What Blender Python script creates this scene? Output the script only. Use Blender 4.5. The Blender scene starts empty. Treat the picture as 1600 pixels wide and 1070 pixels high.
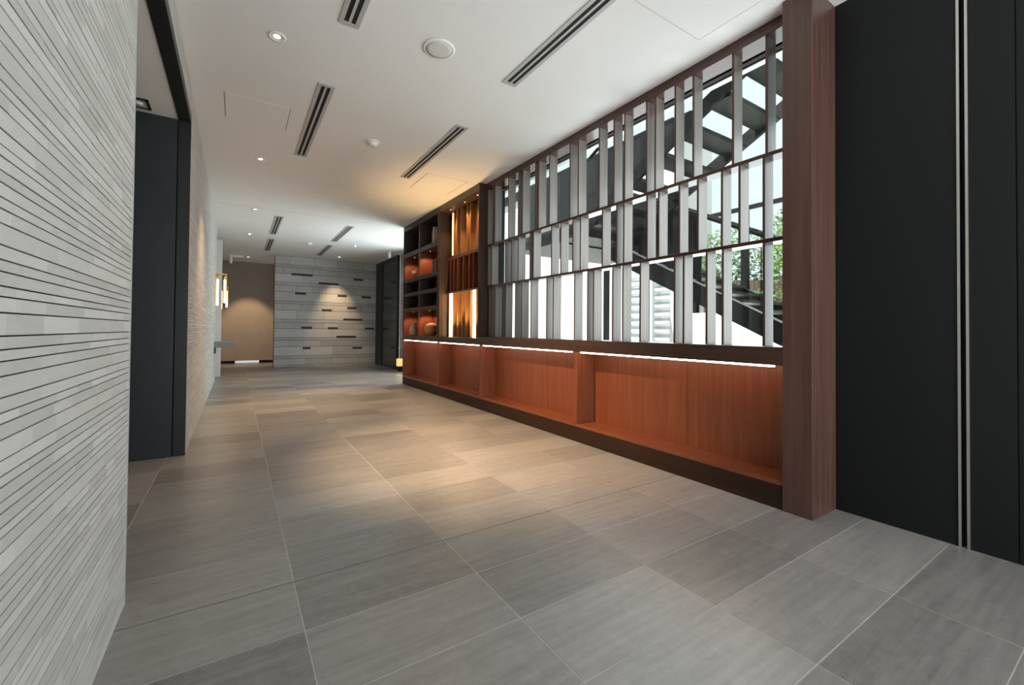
import bpy, bmesh, math, random
from mathutils import Vector, Matrix

random.seed(7)
SC = bpy.context.scene
COL = SC.collection
pi = math.pi

# ------------------------------------------------------------------ materials
def new_mat(name):
    m = bpy.data.materials.new(name)
    m.use_nodes = True
    nt = m.node_tree
    return m, nt, nt.nodes['Principled BSDF']

def N(nt, kind, **kw):
    n = nt.nodes.new(kind)
    for k, v in kw.items():
        setattr(n, k, v)
    return n

def plain(name, col, rough=0.5, metal=0.0, spec=0.5, noise=0.0, nscale=20.0, bump=0.0):
    m, nt, b = new_mat(name)
    b.inputs['Base Color'].default_value = (*col, 1)
    b.inputs['Roughness'].default_value = rough
    b.inputs['Metallic'].default_value = metal
    b.inputs['Specular IOR Level'].default_value = spec
    tc = N(nt, 'ShaderNodeTexCoord')
    nz = N(nt, 'ShaderNodeTexNoise')
    nz.inputs['Scale'].default_value = nscale
    nz.inputs['Detail'].default_value = 4
    nt.links.new(tc.outputs['Object'], nz.inputs['Vector'])
    if noise:
        r = N(nt, 'ShaderNodeValToRGB')
        r.color_ramp.elements[0].position = 0.3
        r.color_ramp.elements[1].position = 0.7
        r.color_ramp.elements[0].color = (*[c * (1 - noise) for c in col], 1)
        r.color_ramp.elements[1].color = (*[min(1, c * (1 + noise)) for c in col], 1)
        nt.links.new(nz.outputs['Fac'], r.inputs['Fac'])
        nt.links.new(r.outputs['Color'], b.inputs['Base Color'])
    if bump:
        bp = N(nt, 'ShaderNodeBump')
        bp.inputs['Strength'].default_value = bump
        bp.inputs['Distance'].default_value = 0.004
        nt.links.new(nz.outputs['Fac'], bp.inputs['Height'])
        nt.links.new(bp.outputs['Normal'], b.inputs['Normal'])
    return m

def emis(name, col, strength):
    m, nt, b = new_mat(name)
    b.inputs['Base Color'].default_value = (*col, 1)
    b.inputs['Emission Color'].default_value = (*col, 1)
    b.inputs['Emission Strength'].default_value = strength
    return m

def wood(name, c1, c2, axis='Z', rough=0.42, scale=1.0):
    """streaked veneer; the grain runs along `axis` (object space = world metres)"""
    m, nt, b = new_mat(name)
    tc = N(nt, 'ShaderNodeTexCoord')
    mp = N(nt, 'ShaderNodeMapping')
    s = {'X': (1.2, 34, 34), 'Y': (34, 1.2, 34), 'Z': (34, 34, 1.2)}[axis]
    mp.inputs['Scale'].default_value = tuple(v * scale for v in s)
    nt.links.new(tc.outputs['Object'], mp.inputs['Vector'])
    nz = N(nt, 'ShaderNodeTexNoise')
    nz.inputs['Scale'].default_value = 1.0
    nz.inputs['Detail'].default_value = 6
    nz.inputs['Roughness'].default_value = 0.65
    nt.links.new(mp.outputs['Vector'], nz.inputs['Vector'])
    r = N(nt, 'ShaderNodeValToRGB')
    r.color_ramp.elements[0].position = 0.30
    r.color_ramp.elements[1].position = 0.72
    r.color_ramp.elements[0].color = (*c1, 1)
    r.color_ramp.elements[1].color = (*c2, 1)
    nt.links.new(nz.outputs['Fac'], r.inputs['Fac'])
    nt.links.new(r.outputs['Color'], b.inputs['Base Color'])
    b.inputs['Roughness'].default_value = rough
    bp = N(nt, 'ShaderNodeBump')
    bp.inputs['Strength'].default_value = 0.12
    bp.inputs['Distance'].default_value = 0.001
    nt.links.new(nz.outputs['Fac'], bp.inputs['Height'])
    nt.links.new(bp.outputs['Normal'], b.inputs['Normal'])
    return m

def tone_stone(name, dark, light, warm=None, streak=(6, 60, 60), rough=0.6, bump=0.4, bdist=0.002, streak_amt=0.5, mottle=9.0, lo=0.22):
    """stone whose pieces each carry their own face attribute `tone` (0..1)"""
    m, nt, b = new_mat(name)
    at = N(nt, 'ShaderNodeAttribute')
    at.attribute_name = 'tone'
    tc = N(nt, 'ShaderNodeTexCoord')
    mp = N(nt, 'ShaderNodeMapping')
    mp.inputs['Scale'].default_value = streak
    mp.inputs['Rotation'].default_value = (0, 0, 0.10)
    nt.links.new(tc.outputs['Object'], mp.inputs['Vector'])
    # shift the pattern per piece so that it breaks at the joints
    cmb = N(nt, 'ShaderNodeCombineXYZ')
    mul = N(nt, 'ShaderNodeMath', operation='MULTIPLY')
    mul.inputs[1].default_value = 57.0
    nt.links.new(at.outputs['Fac'], mul.inputs[0])
    for i in range(3):
        nt.links.new(mul.outputs[0], cmb.inputs[i])
    add = N(nt, 'ShaderNodeVectorMath', operation='ADD')
    nt.links.new(mp.outputs['Vector'], add.inputs[0])
    nt.links.new(cmb.outputs['Vector'], add.inputs[1])
    nz = N(nt, 'ShaderNodeTexNoise')
    nz.inputs['Scale'].default_value = 1.0
    nz.inputs['Detail'].default_value = 7
    nz.inputs['Roughness'].default_value = 0.62
    nt.links.new(add.outputs['Vector'], nz.inputs['Vector'])
    mot = N(nt, 'ShaderNodeTexNoise')
    mot.inputs['Scale'].default_value = mottle
    mot.inputs['Detail'].default_value = 8
    mot.inputs['Roughness'].default_value = 0.75
    mot.inputs['Distortion'].default_value = 0.6
    sh = N(nt, 'ShaderNodeVectorMath', operation='ADD')
    nt.links.new(tc.outputs['Object'], sh.inputs[0])
    nt.links.new(cmb.outputs['Vector'], sh.inputs[1])
    nt.links.new(sh.outputs['Vector'], mot.inputs['Vector'])
    pm = N(nt, 'ShaderNodeMix', data_type='FLOAT')
    pm.inputs[0].default_value = 0.42
    nt.links.new(nz.outputs['Fac'], pm.inputs[2])
    nt.links.new(mot.outputs['Fac'], pm.inputs[3])
    mx = N(nt, 'ShaderNodeMix', data_type='FLOAT')
    mx.inputs[0].default_value = streak_amt
    nt.links.new(at.outputs['Fac'], mx.inputs[2])
    nt.links.new(pm.outputs[0], mx.inputs[3])
    r = N(nt, 'ShaderNodeValToRGB')
    r.color_ramp.elements[0].position = lo
    r.color_ramp.elements[1].position = 1 - lo
    r.color_ramp.elements[0].color = (*dark, 1)
    r.color_ramp.elements[1].color = (*light, 1)
    nt.links.new(mx.outputs[0], r.inputs['Fac'])
    nt.links.new(r.outputs['Color'], b.inputs['Base Color'])
    b.inputs['Roughness'].default_value = rough
    fine = N(nt, 'ShaderNodeTexNoise')
    fine.inputs['Scale'].default_value = 90
    fine.inputs['Detail'].default_value = 5
    nt.links.new(tc.outputs['Object'], fine.inputs['Vector'])
    sm = N(nt, 'ShaderNodeMath', operation='ADD')
    nt.links.new(nz.outputs['Fac'], sm.inputs[0])
    nt.links.new(fine.outputs['Fac'], sm.inputs[1])
    bp = N(nt, 'ShaderNodeBump')
    bp.inputs['Strength'].default_value = bump
    bp.inputs['Distance'].default_value = bdist
    nt.links.new(sm.outputs[0], bp.inputs['Height'])
    nt.links.new(bp.outputs['Normal'], b.inputs['Normal'])
    return m

def glass_mat(name, tint=(1, 1, 1), refl=0.06):
    """clear pane: straight-through transmission plus a faint mirror reflection"""
    m = bpy.data.materials.new(name)
    m.use_nodes = True
    nt = m.node_tree
    nt.nodes.clear()
    out = N(nt, 'ShaderNodeOutputMaterial')
    tr = N(nt, 'ShaderNodeBsdfTransparent')
    tr.inputs['Color'].default_value = (*tint, 1)
    gl = N(nt, 'ShaderNodeBsdfGlossy')
    gl.inputs['Roughness'].default_value = 0.02
    lw = N(nt, 'ShaderNodeLayerWeight')
    lw.inputs['Blend'].default_value = 0.5
    pw = N(nt, 'ShaderNodeMath', operation='POWER')
    pw.inputs[1].default_value = 5.0
    nt.links.new(lw.outputs['Facing'], pw.inputs[0])
    fr = N(nt, 'ShaderNodeMath', operation='MULTIPLY_ADD')
    fr.inputs[1].default_value = 0.9
    fr.inputs[2].default_value = refl * 0.5
    nt.links.new(pw.outputs[0], fr.inputs[0])
    mx = N(nt, 'ShaderNodeMixShader')
    nt.links.new(fr.outputs[0], mx.inputs[0])
    nt.links.new(tr.outputs[0], mx.inputs[1])
    nt.links.new(gl.outputs[0], mx.inputs[2])
    nt.links.new(mx.outputs[0], out.inputs['Surface'])
    return m

M = {}
M['tile'] = tone_stone('grey_brown_porcelain', (0.128, 0.119, 0.112), (0.345, 0.325, 0.308), streak=(2.6, 40, 40),
                       rough=0.31, bump=0.3, bdist=0.0016, streak_amt=0.76, mottle=22.0, lo=0.26)
M['grout'] = plain('pale_grout', (0.46, 0.44, 0.41), 0.8, noise=0.1, nscale=40)
M['brick'] = tone_stone('pale_stone_strips', (0.40, 0.39, 0.37), (0.56, 0.55, 0.53), streak=(30, 9, 40), rough=0.75,
                        bump=0.3, bdist=0.0014, streak_amt=0.6)
M['joint'] = plain('dark_joint', (0.02, 0.02, 0.019), 0.9, noise=0.2)
M['slab'] = tone_stone('grey_tuff_blocks', (0.31, 0.305, 0.30), (0.50, 0.495, 0.49), streak=(3, 9, 30), rough=0.7,
                       bump=0.4, bdist=0.002, streak_amt=0.5)
M['slabjoint'] = plain('grey_block_joint', (0.10, 0.098, 0.095), 0.9)
M['slotshade'] = plain('painted_slot_shade', (0.022, 0.021, 0.020), 0.6, noise=0.2)
M['ceil'] = plain('white_ceiling_paint', (0.78, 0.77, 0.76), 0.85, noise=0.012, nscale=3)
M['white'] = plain('white_plastic', (0.80, 0.79, 0.77), 0.45)
M['cream'] = plain('cream_grille', (0.66, 0.64, 0.60), 0.6, noise=0.03, nscale=200)
M['whitetrim'] = plain('pale_grey_trim', (0.60, 0.61, 0.62), 0.5)
M['greywall'] = plain('grey_plaster', (0.33, 0.288, 0.252), 0.9, noise=0.04, nscale=6)
M['black'] = plain('black_laminate', (0.0045, 0.0062, 0.0064), 0.5, spec=0.3, noise=0.05, nscale=2)
M['blackframe'] = plain('black_steel', (0.012, 0.013, 0.014), 0.4)
M['navy'] = plain('charcoal_panel', (0.016, 0.020, 0.026), 0.45, noise=0.04, nscale=3)
M['alu'] = plain('brushed_aluminium', (0.62, 0.61, 0.58), 0.35, metal=1.0)
M['edge'] = plain('satin_metal_corner', (0.52, 0.58, 0.62), 0.3, metal=0.6)
M['grille'] = plain('grey_diffuser_frame', (0.47, 0.46, 0.455), 0.5, metal=0.1)
M['void'] = plain('dark_void', (0.010, 0.010, 0.010), 0.9)
M['brass'] = plain('brushed_brass', (0.72, 0.48, 0.20), 0.3, metal=1.0)
M['wood'] = wood('walnut_upright', (0.064, 0.030, 0.022), (0.112, 0.056, 0.042), 'Z', 0.38)
M['post'] = wood('dark_walnut_post', (0.036, 0.021, 0.016), (0.062, 0.037, 0.029), 'Z', 0.42)
M['woody'] = wood('walnut_long', (0.042, 0.021, 0.014), (0.076, 0.038, 0.026), 'Y', 0.40)
M['rail'] = wood('polished_walnut_rail', (0.050, 0.022, 0.015), (0.090, 0.040, 0.027), 'Y', 0.16)
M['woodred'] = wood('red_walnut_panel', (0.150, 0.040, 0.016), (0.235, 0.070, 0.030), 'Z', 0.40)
M['woodlong'] = wood('red_walnut_board', (0.150, 0.040, 0.016), (0.225, 0.066, 0.028), 'Y', 0.36)
M['fin'] = wood('taupe_fin_veneer', (0.165, 0.138, 0.124), (0.230, 0.198, 0.182), 'Z', 0.32)
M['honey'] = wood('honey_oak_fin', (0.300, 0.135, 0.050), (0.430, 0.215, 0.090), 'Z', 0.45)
M['dkwood'] = wood('dark_bookcase_veneer', (0.036, 0.024, 0.020), (0.060, 0.042, 0.036), 'Y', 0.45)
M['plinth'] = wood('dark_plinth', (0.020, 0.010, 0.006), (0.036, 0.018, 0.011), 'Y', 0.55)
for k_ in ('plinth', 'post', 'dkwood'):
    M[k_].node_tree.nodes['Principled BSDF'].inputs['Specular IOR Level'].default_value = 0.2
M['led'] = emis('warm_led', (1.0, 0.72, 0.50), 26.0)
M['ledbar'] = emis('warm_led_bar', (1.0, 0.74, 0.40), 13.0)
M['ledthin'] = emis('warm_led_line', (1.0, 0.70, 0.34), 1.6)
M['lamp'] = emis('downlight_lamp', (1.0, 0.86, 0.68), 14.0)
M['glow'] = emis('sconce_tube', (1.0, 0.74, 0.42), 7.0)
M['amber'] = emis('amber_lantern', (1.0, 0.66, 0.20), 0.9)
M['slit'] = emis('slit_daylight', (0.9, 0.95, 1.0), 0.55)
M['glass'] = glass_mat('clear_glass', (0.93, 0.97, 0.96))
M['smoked'] = plain('smoked_glass_panel', (0.030, 0.036, 0.040), 0.12)
M['steel'] = plain('painted_dark_steel', (0.0065, 0.0075, 0.0085), 0.4, spec=0.3, noise=0.1)
M['guard'] = plain('gloss_dark_panel', (0.008, 0.010, 0.014), 0.12)
M['tread'] = plain('steel_tread', (0.022, 0.026, 0.027), 0.3)
M['treadlip'] = plain('pale_nosing', (0.72, 0.74, 0.76), 0.4)
M['concrete'] = plain('pale_concrete', (0.62, 0.61, 0.59), 0.9, noise=0.08, nscale=3)
M['render'] = plain('white_render', (0.82, 0.82, 0.80), 0.9, noise=0.03)
M['louvre'] = plain('white_louvre', (0.85, 0.86, 0.86), 0.5)
M['louvreback'] = plain('pale_blue_shade', (0.62, 0.67, 0.70), 0.7)
M['fence'] = wood('brown_fence_boards', (0.07, 0.045, 0.03), (0.13, 0.085, 0.06), 'Z', 0.7)
M['bark'] = plain('bark', (0.07, 0.06, 0.045), 0.9, noise=0.3, bump=0.5)
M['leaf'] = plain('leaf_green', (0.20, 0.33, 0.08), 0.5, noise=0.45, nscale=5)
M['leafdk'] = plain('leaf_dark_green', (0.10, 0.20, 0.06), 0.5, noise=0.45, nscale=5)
M['terra'] = plain('terracotta_pink', (0.50, 0.29, 0.20), 0.6, noise=0.1)
M['basket'] = plain('woven_tan', (0.42, 0.19, 0.085), 0.7, noise=0.25, nscale=60, bump=0.4)
M['bookdk'] = plain('charcoal_cloth', (0.035, 0.034, 0.034), 0.7)
M['bookgr'] = plain('grey_cloth', (0.17, 0.16, 0.15), 0.7)
M['bookpl'] = plain('pale_paper', (0.50, 0.46, 0.40), 0.8)
M['bookrd'] = plain('red_cloth', (0.32, 0.045, 0.035), 0.6)
M['ivory'] = plain('ivory_ceramic', (0.80, 0.74, 0.62), 0.25)
M['counter'] = plain('grey_counter', (0.22, 0.21, 0.205), 0.5, noise=0.05)

# ------------------------------------------------------------------ mesh builder
class MB:
    def __init__(self):
        self.bm = bmesh.new()
        self.tone = self.bm.faces.layers.float.new('tone')
        self.mats = []
        self.org = Vector((0, 0, 0))

    def mi(self, m):
        if m not in self.mats:
            self.mats.append(m)
        return self.mats.index(m)

    def face(self, vs, m, tone=0.5, smooth=False):
        try:
            f = self.bm.faces.new(vs)
        except ValueError:
            return None
        f.material_index = self.mi(m)
        f[self.tone] = tone
        f.smooth = smooth
        return f

    def hexa(self, pts, m, tone=0.5, skip=()):
        """8 points: bottom ring 0-3, top ring 4-7"""
        v = [self.bm.verts.new(p) for p in pts]
        quads = [(0, 3, 2, 1), (4, 5, 6, 7), (0, 1, 5, 4), (1, 2, 6, 5), (2, 3, 7, 6), (3, 0, 4, 7)]
        for i, q in enumerate(quads):
            if i not in skip:
                self.face([v[k] for k in q], m, tone)
        return self

    def box(self, x0, x1, y0, y1, z0, z1, m, tone=0.5, skip=()):
        return self.hexa([(x0, y0, z0), (x1, y0, z0), (x1, y1, z0), (x0, y1, z0),
                          (x0, y0, z1), (x1, y0, z1), (x1, y1, z1), (x0, y1, z1)], m, tone, skip)

    def prism(self, poly, axis, a0, a1, m, tone=0.5):
        """extrude a 2-D polygon along an axis; poly coords are the two other axes in order"""
        def P(p, a):
            if axis == 'x':
                return (a, p[0], p[1])
            if axis == 'y':
                return (p[0], a, p[1])
            return (p[0], p[1], a)
        lo = [self.bm.verts.new(P(p, a0)) for p in poly]
        hi = [self.bm.verts.new(P(p, a1)) for p in poly]
        n = len(poly)
        self.face(lo[::-1], m, tone)
        self.face(hi, m, tone)
        for i in range(n):
            self.face([lo[i], lo[(i + 1) % n], hi[(i + 1) % n], hi[i]], m, tone)
        return self

    def tube(self, p0, p1, r0, m, r1=None, seg=12, caps=True):
        p0, p1 = Vector(p0), Vector(p1)
        r1 = r0 if r1 is None else r1
        d = (p1 - p0).normalized()
        a = d.orthogonal().normalized()
        b = d.cross(a)
        A, B = [], []
        for i in range(seg):
            t = 2 * pi * i / seg
            o = a * math.cos(t) + b * math.sin(t)
            A.append(self.bm.verts.new(p0 + o * r0))
            B.append(self.bm.verts.new(p1 + o * r1))
        for i in range(seg):
            self.face([A[i], A[(i + 1) % seg], B[(i + 1) % seg], B[i]], m, smooth=True)
        if caps:
            self.face(A[::-1], m)
            self.face(B, m)
        return self

    def lathe(self, prof, c, m, seg=28, smooth=True):
        """profile [(r, z)] spun about the vertical through c"""
        rings = []
        for r, z in prof:
            if r < 1e-6:
                rings.append([self.bm.verts.new((c[0], c[1], c[2] + z))])
            else:
                rings.append([self.bm.verts.new((c[0] + r * math.cos(2 * pi * i / seg), c[1] + r * math.sin(2 * pi * i / seg), c[2] + z)) for i in range(seg)])
        for A, B in zip(rings, rings[1:]):
            for i in range(seg):
                j = (i + 1) % seg
                q = []
                for v in ((A[i] if len(A) > 1 else A[0]), (A[j] if len(A) > 1 else A[0]), (B[j] if len(B) > 1 else B[0]), (B[i] if len(B) > 1 else B[0])):
                    if v not in q:
                        q.append(v)
                if len(q) > 2:
                    self.face(q, m, smooth=smooth)
        return self

    def build(self, name, parent=None, bevel=0.0, recalc=True):
        if recalc:
            bmesh.ops.recalc_face_normals(self.bm, faces=self.bm.faces)
        me = bpy.data.meshes.new(name)
        off = Vector(parent.location) if parent is not None else None
        if parent is not None and parent.parent is not None:
            off = Vector(parent.parent.location) + Vector(parent.location)
        if off is not None:
            bmesh.ops.translate(self.bm, verts=self.bm.verts, vec=-off)
        self.bm.to_mesh(me)
        self.bm.free()
        for m in self.mats:
            me.materials.append(m)
        o = bpy.data.objects.new(name, me)
        COL.objects.link(o)
        if parent is not None:
            o.parent = parent
        if bevel:
            b = o.modifiers.new('bevel', 'BEVEL')
            b.width = bevel
            b.segments = 2
            b.limit_method = 'ANGLE'
        return o

def struct(o):
    o['kind'] = 'structure'
    return o

def tag(o, label, cat, group=None):
    o['label'] = label
    o['category'] = cat
    if group:
        o['group'] = group
    return o

def thing(name, loc, label, cat, group=None):
    o = bpy.data.objects.new(name, None)
    o.empty_display_size = 0.1
    o.location = loc
    COL.objects.link(o)
    return tag(o, label, cat, group)

def copy_thing(root, loc, label, group=None):
    c = root.copy()
    COL.objects.link(c)
    c.location = loc
    c['label'] = label
    if group:
        c['group'] = group
    for ch in list(root.children):
        d = ch.copy()
        COL.objects.link(d)
        d.parent = c
        for g in list(ch.children):
            e = g.copy()
            COL.objects.link(e)
            e.parent = d
    return c

# ------------------------------------------------------------------ key dimensions
ZC = 2.69                      # ceiling
XL = -0.30                     # left wall face
XR = 2.70                      # right (black) wall face
XF = 2.43                      # front of the wall furniture
XS = 2.531                     # front of the lattice
Y_END = 1.115                  # near end of the lattice
YB = -1.4                      # entrance wall behind the viewpoint
YS = 11.55                     # stone wall

# ------------------------------------------------------------------ floor
def build_floor():
    b = MB()
    xs = [0.195 + 0.6 * k for k in range(-5, 4)] + [2.76, 3.36]
    ys = [3.249 - 0.3 * k for k in range(-36, 22)][::-1]
    g = 0.0020
    for i in range(len(xs) - 1):
        for j in range(len(ys) - 1):
            t = random.random()
            b.box(xs[i] + g, xs[i + 1] - g, ys[j] + g, ys[j + 1] - g, -0.008, 0.0 - random.random() * 0.0003, M['tile'], t, skip=(0,))
    b.box(xs[0], xs[-1], ys[0], ys[-1], -0.05, -0.0012, M['grout'])
    # one dark movement joint across the corridor
    yj = 3.249 - 0.3 * 5
    b.box(xs[0], xs[-1], yj - 0.0021, yj + 0.0021, -0.006, -0.0009, M['joint'])
    o = b.build('floor')
    struct(o)
build_floor()

# ------------------------------------------------------------------ ceiling (with a shallow slot across the corridor)
b = MB()
b.box(-2.9, 2.80, YB - 0.12, 7.165, ZC, ZC + 0.12, M['ceil'])
b.box(-2.9, 3.5, 7.175, 13.5, ZC, ZC + 0.12, M['ceil'])
b.box(-2.9, 2.80, 7.165, 7.175, ZC + 0.02, ZC + 0.12, M['ceil'])
struct(b.build('ceiling'))

# ------------------------------------------------------------------ stone-strip walls on the left
def strip_wall(name, y0, y1, z0, z1, lmin, lmax, seed):
    rnd = random.Random(seed)
    b = MB()
    b.box(XL - 0.16, XL - 0.006, y0, y1, z0, z1, M['joint'])
    hs = (0.023, 0.017, 0.022, 0.031, 0.023, 0.018, 0.021, 0.034)
    z = z0
    k = seed
    while z < z1 - 0.004:
        h = hs[k % 8] * rnd.choice((1.0, 1.0, 0.95, 1.06))
        k += rnd.choice((1, 1, 1, 3))
        zt = min(z + h, z1)
        y = y0 - rnd.random() * lmin
        while y < y1:
            l = rnd.uniform(lmin, lmax)
            a, c = max(y, y0), min(y + l, y1)
            if c - a > 0.004:
                dx = rnd.random() * 0.001
                b.box(XL - 0.012, XL - dx, a + 0.0002, c - 0.0002, z + 0.0014, zt - 0.0014, M['brick'], rnd.random(), skip=(5,))
            y += l
        z = zt
    o = b.build(name)
    return struct(o)

strip_wall('wall_left', YB, 1.892, 0.0, ZC, 0.09, 0.30, 3)
strip_wall('wall_left', 3.905, 8.95, 0.0, ZC, 0.12, 0.36, 11)
# header above the alcove opening
strip_wall('wall_left', 1.9, 3.905, 2.505, ZC, 0.12, 0.36, 19)
b = MB()
b.box(XL - 0.17, XL + 0.001, 1.892, 1.903, 0.0, ZC, M['edge'])
struct(b.build('trim_1'))

# alcove: black steel lining, charcoal panel wall, low pale ceiling
b = MB()
b.box(XL - 0.072, XL + 0.002, 1.905, 3.89, 2.44, 2.504, M['blackframe'])
b.box(XL - 0.072, XL + 0.002, 3.89, 3.905, 0.0, 2.504, M['blackframe'])
struct(b.build('trim_2', bevel=0.002))
b = MB()
b.box(-2.6, XL - 0.079, 3.885, 3.96, 0.0, 2.444, M['navy'])
struct(b.build('wall_alcove', bevel=0.002))
b = MB()
b.box(-2.7, XL - 0.073, 1.6, 3.96, 2.446, 2.50, M['ceil'])
struct(b.build('ceiling'))
b = MB()
b.box(-2.7, -2.6, 1.5, 3.96, 0.0, 2.45, M['navy'])
b.box(-2.7, XL - 0.17, 1.5, 1.6, 0.0, 2.45, M['greywall'])
struct(b.build('wall_alcove'))

# recessed lamp in the alcove ceiling
t = thing('recessed_alcove_lamp', (-0.62, 3.74, 2.446), 'small rectangular recessed lamp fitting with two lamp heads in the alcove ceiling', 'ceiling light')
b = MB()
x0, x1, y0, y1 = -0.74, -0.515, 3.665, 3.815
for a in ((x0, x1, y0, y0 + 0.014), (x0, x1, y1 - 0.014, y1), (x0, x0 + 0.014, y0, y1), (x1 - 0.014, x1, y0, y1), (-0.634, -0.615, y0, y1)):
    b.box(*a, 2.436, 2.446, M['blackframe'])
b.build('frame', t)
b = MB()
b.box(x0 + .014, x1 - .014, y0 + .014, y1 - .014, 2.441, 2.4455, M['cream'])
b.build('backing_plate', t)
for cx in (-0.575, -0.68):
    b = MB()
    b.lathe([(0.001, -0.010), (0.020, -0.010), (0.024, -0.004), (0.026, 0.0)], (cx, 3.74, 2.441), M['ivory'], 20)
    b.build('lamp_head', t)

# left wall beyond the strips: smooth pale wall, white pilaster
b = MB()
b.box(XL - 0.16, XL - 0.02, 8.95, 13.4, 0.0, ZC, M['greywall'])
struct(b.build('wall_left'))
b = MB()
b.box(XL - 0.12, XL + 0.006, 8.95, 9.02, 0.0, ZC, M['whitetrim'])
struct(b.build('trim_3'))
b = MB()
b.box(XL - 0.02, XL + 0.065, 9.86, 9.98, 0.0, 2.63, M['whitetrim'])
struct(b.build('trim_4'))

# ------------------------------------------------------------------ back: grey wall and stone block wall
b = MB()
b.box(-0.6, 3.5, 13.30, 13.42, 0.07, ZC, M['greywall'])
b.box(-0.6, -0.25, 13.30, 13.42, 0.0, 0.07, M['plinth'])
b.box(0.75, 3.5, 13.30, 13.42, 0.0, 0.07, M['plinth'])
struct(b.build('wall_back'))
b = MB()
b.box(-0.25, 0.75, 13.38, 13.42, 0.0, 0.068, M['plinth'])
b.box(0.0, 0.55, 13.37, 13.379, 0.008, 0.062, M['slit'])
struct(b.build('window_1'))

def block_wall():
    rnd = random.Random(5)
    b = MB()
    X0, X1 = 0.775, 3.175
    b.box(X0, X1 + 0.1, YS + 0.006, YS + 0.22, 0.0, ZC, M['slabjoint'])
    zs = [0.0, .045, .199, .268, .491, .645, .714, .928, 1.079, 1.16, 1.375, 1.53, 1.598, 1.822, 1.982, 2.054, 2.264, 2.418, 2.484, ZC]
    for z0, z1 in zip(zs, zs[1:]):
        h = z1 - z0
        L = 0.62 if h > 0.19 else (0.36 if h > 0.1 else 0.6)
        x = X0 - rnd.random() * L
        while x < X1:
            l = L * rnd.uniform(0.85, 1.12)
            a, c = max(x, X0), min(x + l, X1)
            if c - a > 0.02:
                b.box(a + 0.002, c - 0.002, YS - rnd.random() * 0.003, YS + 0.02, z0 + 0.0045, z1 - 0.0045, M['slab'],
                      min(1, max(0, 0.35 + 0.35 * (h > 0.19) + rnd.uniform(-.25, .25))))
            x += l
    for x0, x1, z in [(1.13, 1.605, 2.256), (2.594, 2.833, 2.228), (1.741, 2.22, 2.075), (1.215, 1.456, 1.792), (2.198, 2.428, 1.785),
                      (2.802, 3.045, 1.778), (1.825, 2.064, 1.402), (2.441, 2.676, 1.478), (2.347, 2.828, 1.178), (1.363, 1.607, 0.958),
                      (1.976, 2.214, 0.95), (2.896, 3.132, 0.947), (2.186, 2.668, 0.73), (1.402, 1.581, 0.451), (2.581, 2.828, 0.441)]:
        b.box(x0, x1, YS - 0.005, YS + 0.01, z - 0.026, z + 0.026, M['slotshade'])  # dark strips set proud, painting the shade of recessed slots
    struct(b.build('wall_back'))
block_wall()

# right side of the far hall: dark glazed partition, then stone return and daylight window
t = thing('glazed_partition', (3.2, 10.4, 0), 'tall smoked glass partition in black frames beside the stone block wall', 'partition')
b = MB()
b.box(3.185, 3.25, 11.05, 11.545, 0.0, 2.68, M['blackframe'])
b.build('side_panel', t)
b = MB()
b.box(3.185, 3.25, 9.80, 9.90, 0.0, 2.68, M['blackframe'])
b.build('post', t)
b = MB()
b.box(3.19, 3.245, 9.90, 11.05, 2.60, 2.68, M['blackframe'])
b.box(3.19, 3.245, 9.90, 11.05, 0.0, 0.05, M['blackframe'])
b.build('rail', t)
b = MB()
b.box(3.21, 3.225, 9.90, 11.05, 0.05, 2.60, M['smoked'])
b.build('pane', t)
b = MB()
rnd = random.Random(2)
b.box(3.26, 3.36, 8.95, 9.79, 0.0, ZC, M['slabjoint'])
z = 0.0
for h in (0.045, .154, .07, .22, .154, .07, .214, .15, .08, .215, .155, .07, .224, .16, .07, .21, .154, .066, .203):
    b.box(3.25, 3.30, 8.95, 9.79, z + 0.004, min(z + h, ZC) - 0.004, M['slab'], rnd.random())
    z += h
struct(b.build('wall_right'))
b = MB()
b.box(3.30, 3.38, 7.15, 8.95, 0.0, 0.25, M['whitetrim'])
b.box(3.30, 3.38, 7.15, 8.95, 2.45, ZC, M['whitetrim'])
b.box(3.26, 3.34, 7.15, 7.22, 0.25, 2.45, M['blackframe'])
b.box(3.26, 3.34, 8.02, 8.08, 0.25, 2.45, M['blackframe'])
b.box(3.26, 3.34, 8.88, 8.95, 0.25, 2.45, M['blackframe'])
w2 = struct(b.build('window_2'))
b = MB(); b.box(3.30, 3.31, 7.22, 8.88, 0.25, 2.45, M['glass']); b.build('window_pane', w2)
b = MB()
b.box(2.78, 3.40, 7.06, 7.15, 0.0, ZC, M['greywall'])
struct(b.build('wall_right'))

# amber floor lantern by the bookcase end
t = thing('floor_lantern', (3.13, 9.38, 0), 'small amber glowing box lantern on the floor beyond the bookcase', 'lantern')
b = MB(); b.box(3.07, 3.19, 9.32, 9.44, 0.11, 0.275, M['amber']); b.build('shade', t, bevel=0.004)
b = MB(); b.box(3.075, 3.185, 9.325, 9.435, 0.0, 0.11, M['blackframe']); b.build('base', t)

# ------------------------------------------------------------------ black panelled wall on the right
b = MB()
b.box(XR, XR + 0.12, 0.512, Y_END - 0.142, 0.0, ZC, M['black'])
b.box(XR + 0.025, XR + 0.12, 0.494, 0.512, 0.0, ZC, M['void'])
b.box(XR, XR + 0.12, 0.352, 0.494, 0.0, ZC, M['black'])
b.box(XR + 0.008, XR + 0.12, 0.348, 0.352, 0.0, ZC, M['void'])
b.box(XR, XR + 0.12, YB, 0.348, 0.0, ZC, M['black'])
struct(b.build('wall_right'))
b = MB()
b.box(XR - 0.006, XR + 0.02, 0.5125, 0.5215, 0.0, ZC, M['alu'])
struct(b.build('trim_5'))
b = MB()
b.box(XR - 0.006, XR + 0.02, 0.4865, 0.4955, 0.0, ZC, M['alu'])
struct(b.build('trim_6'))

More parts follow.
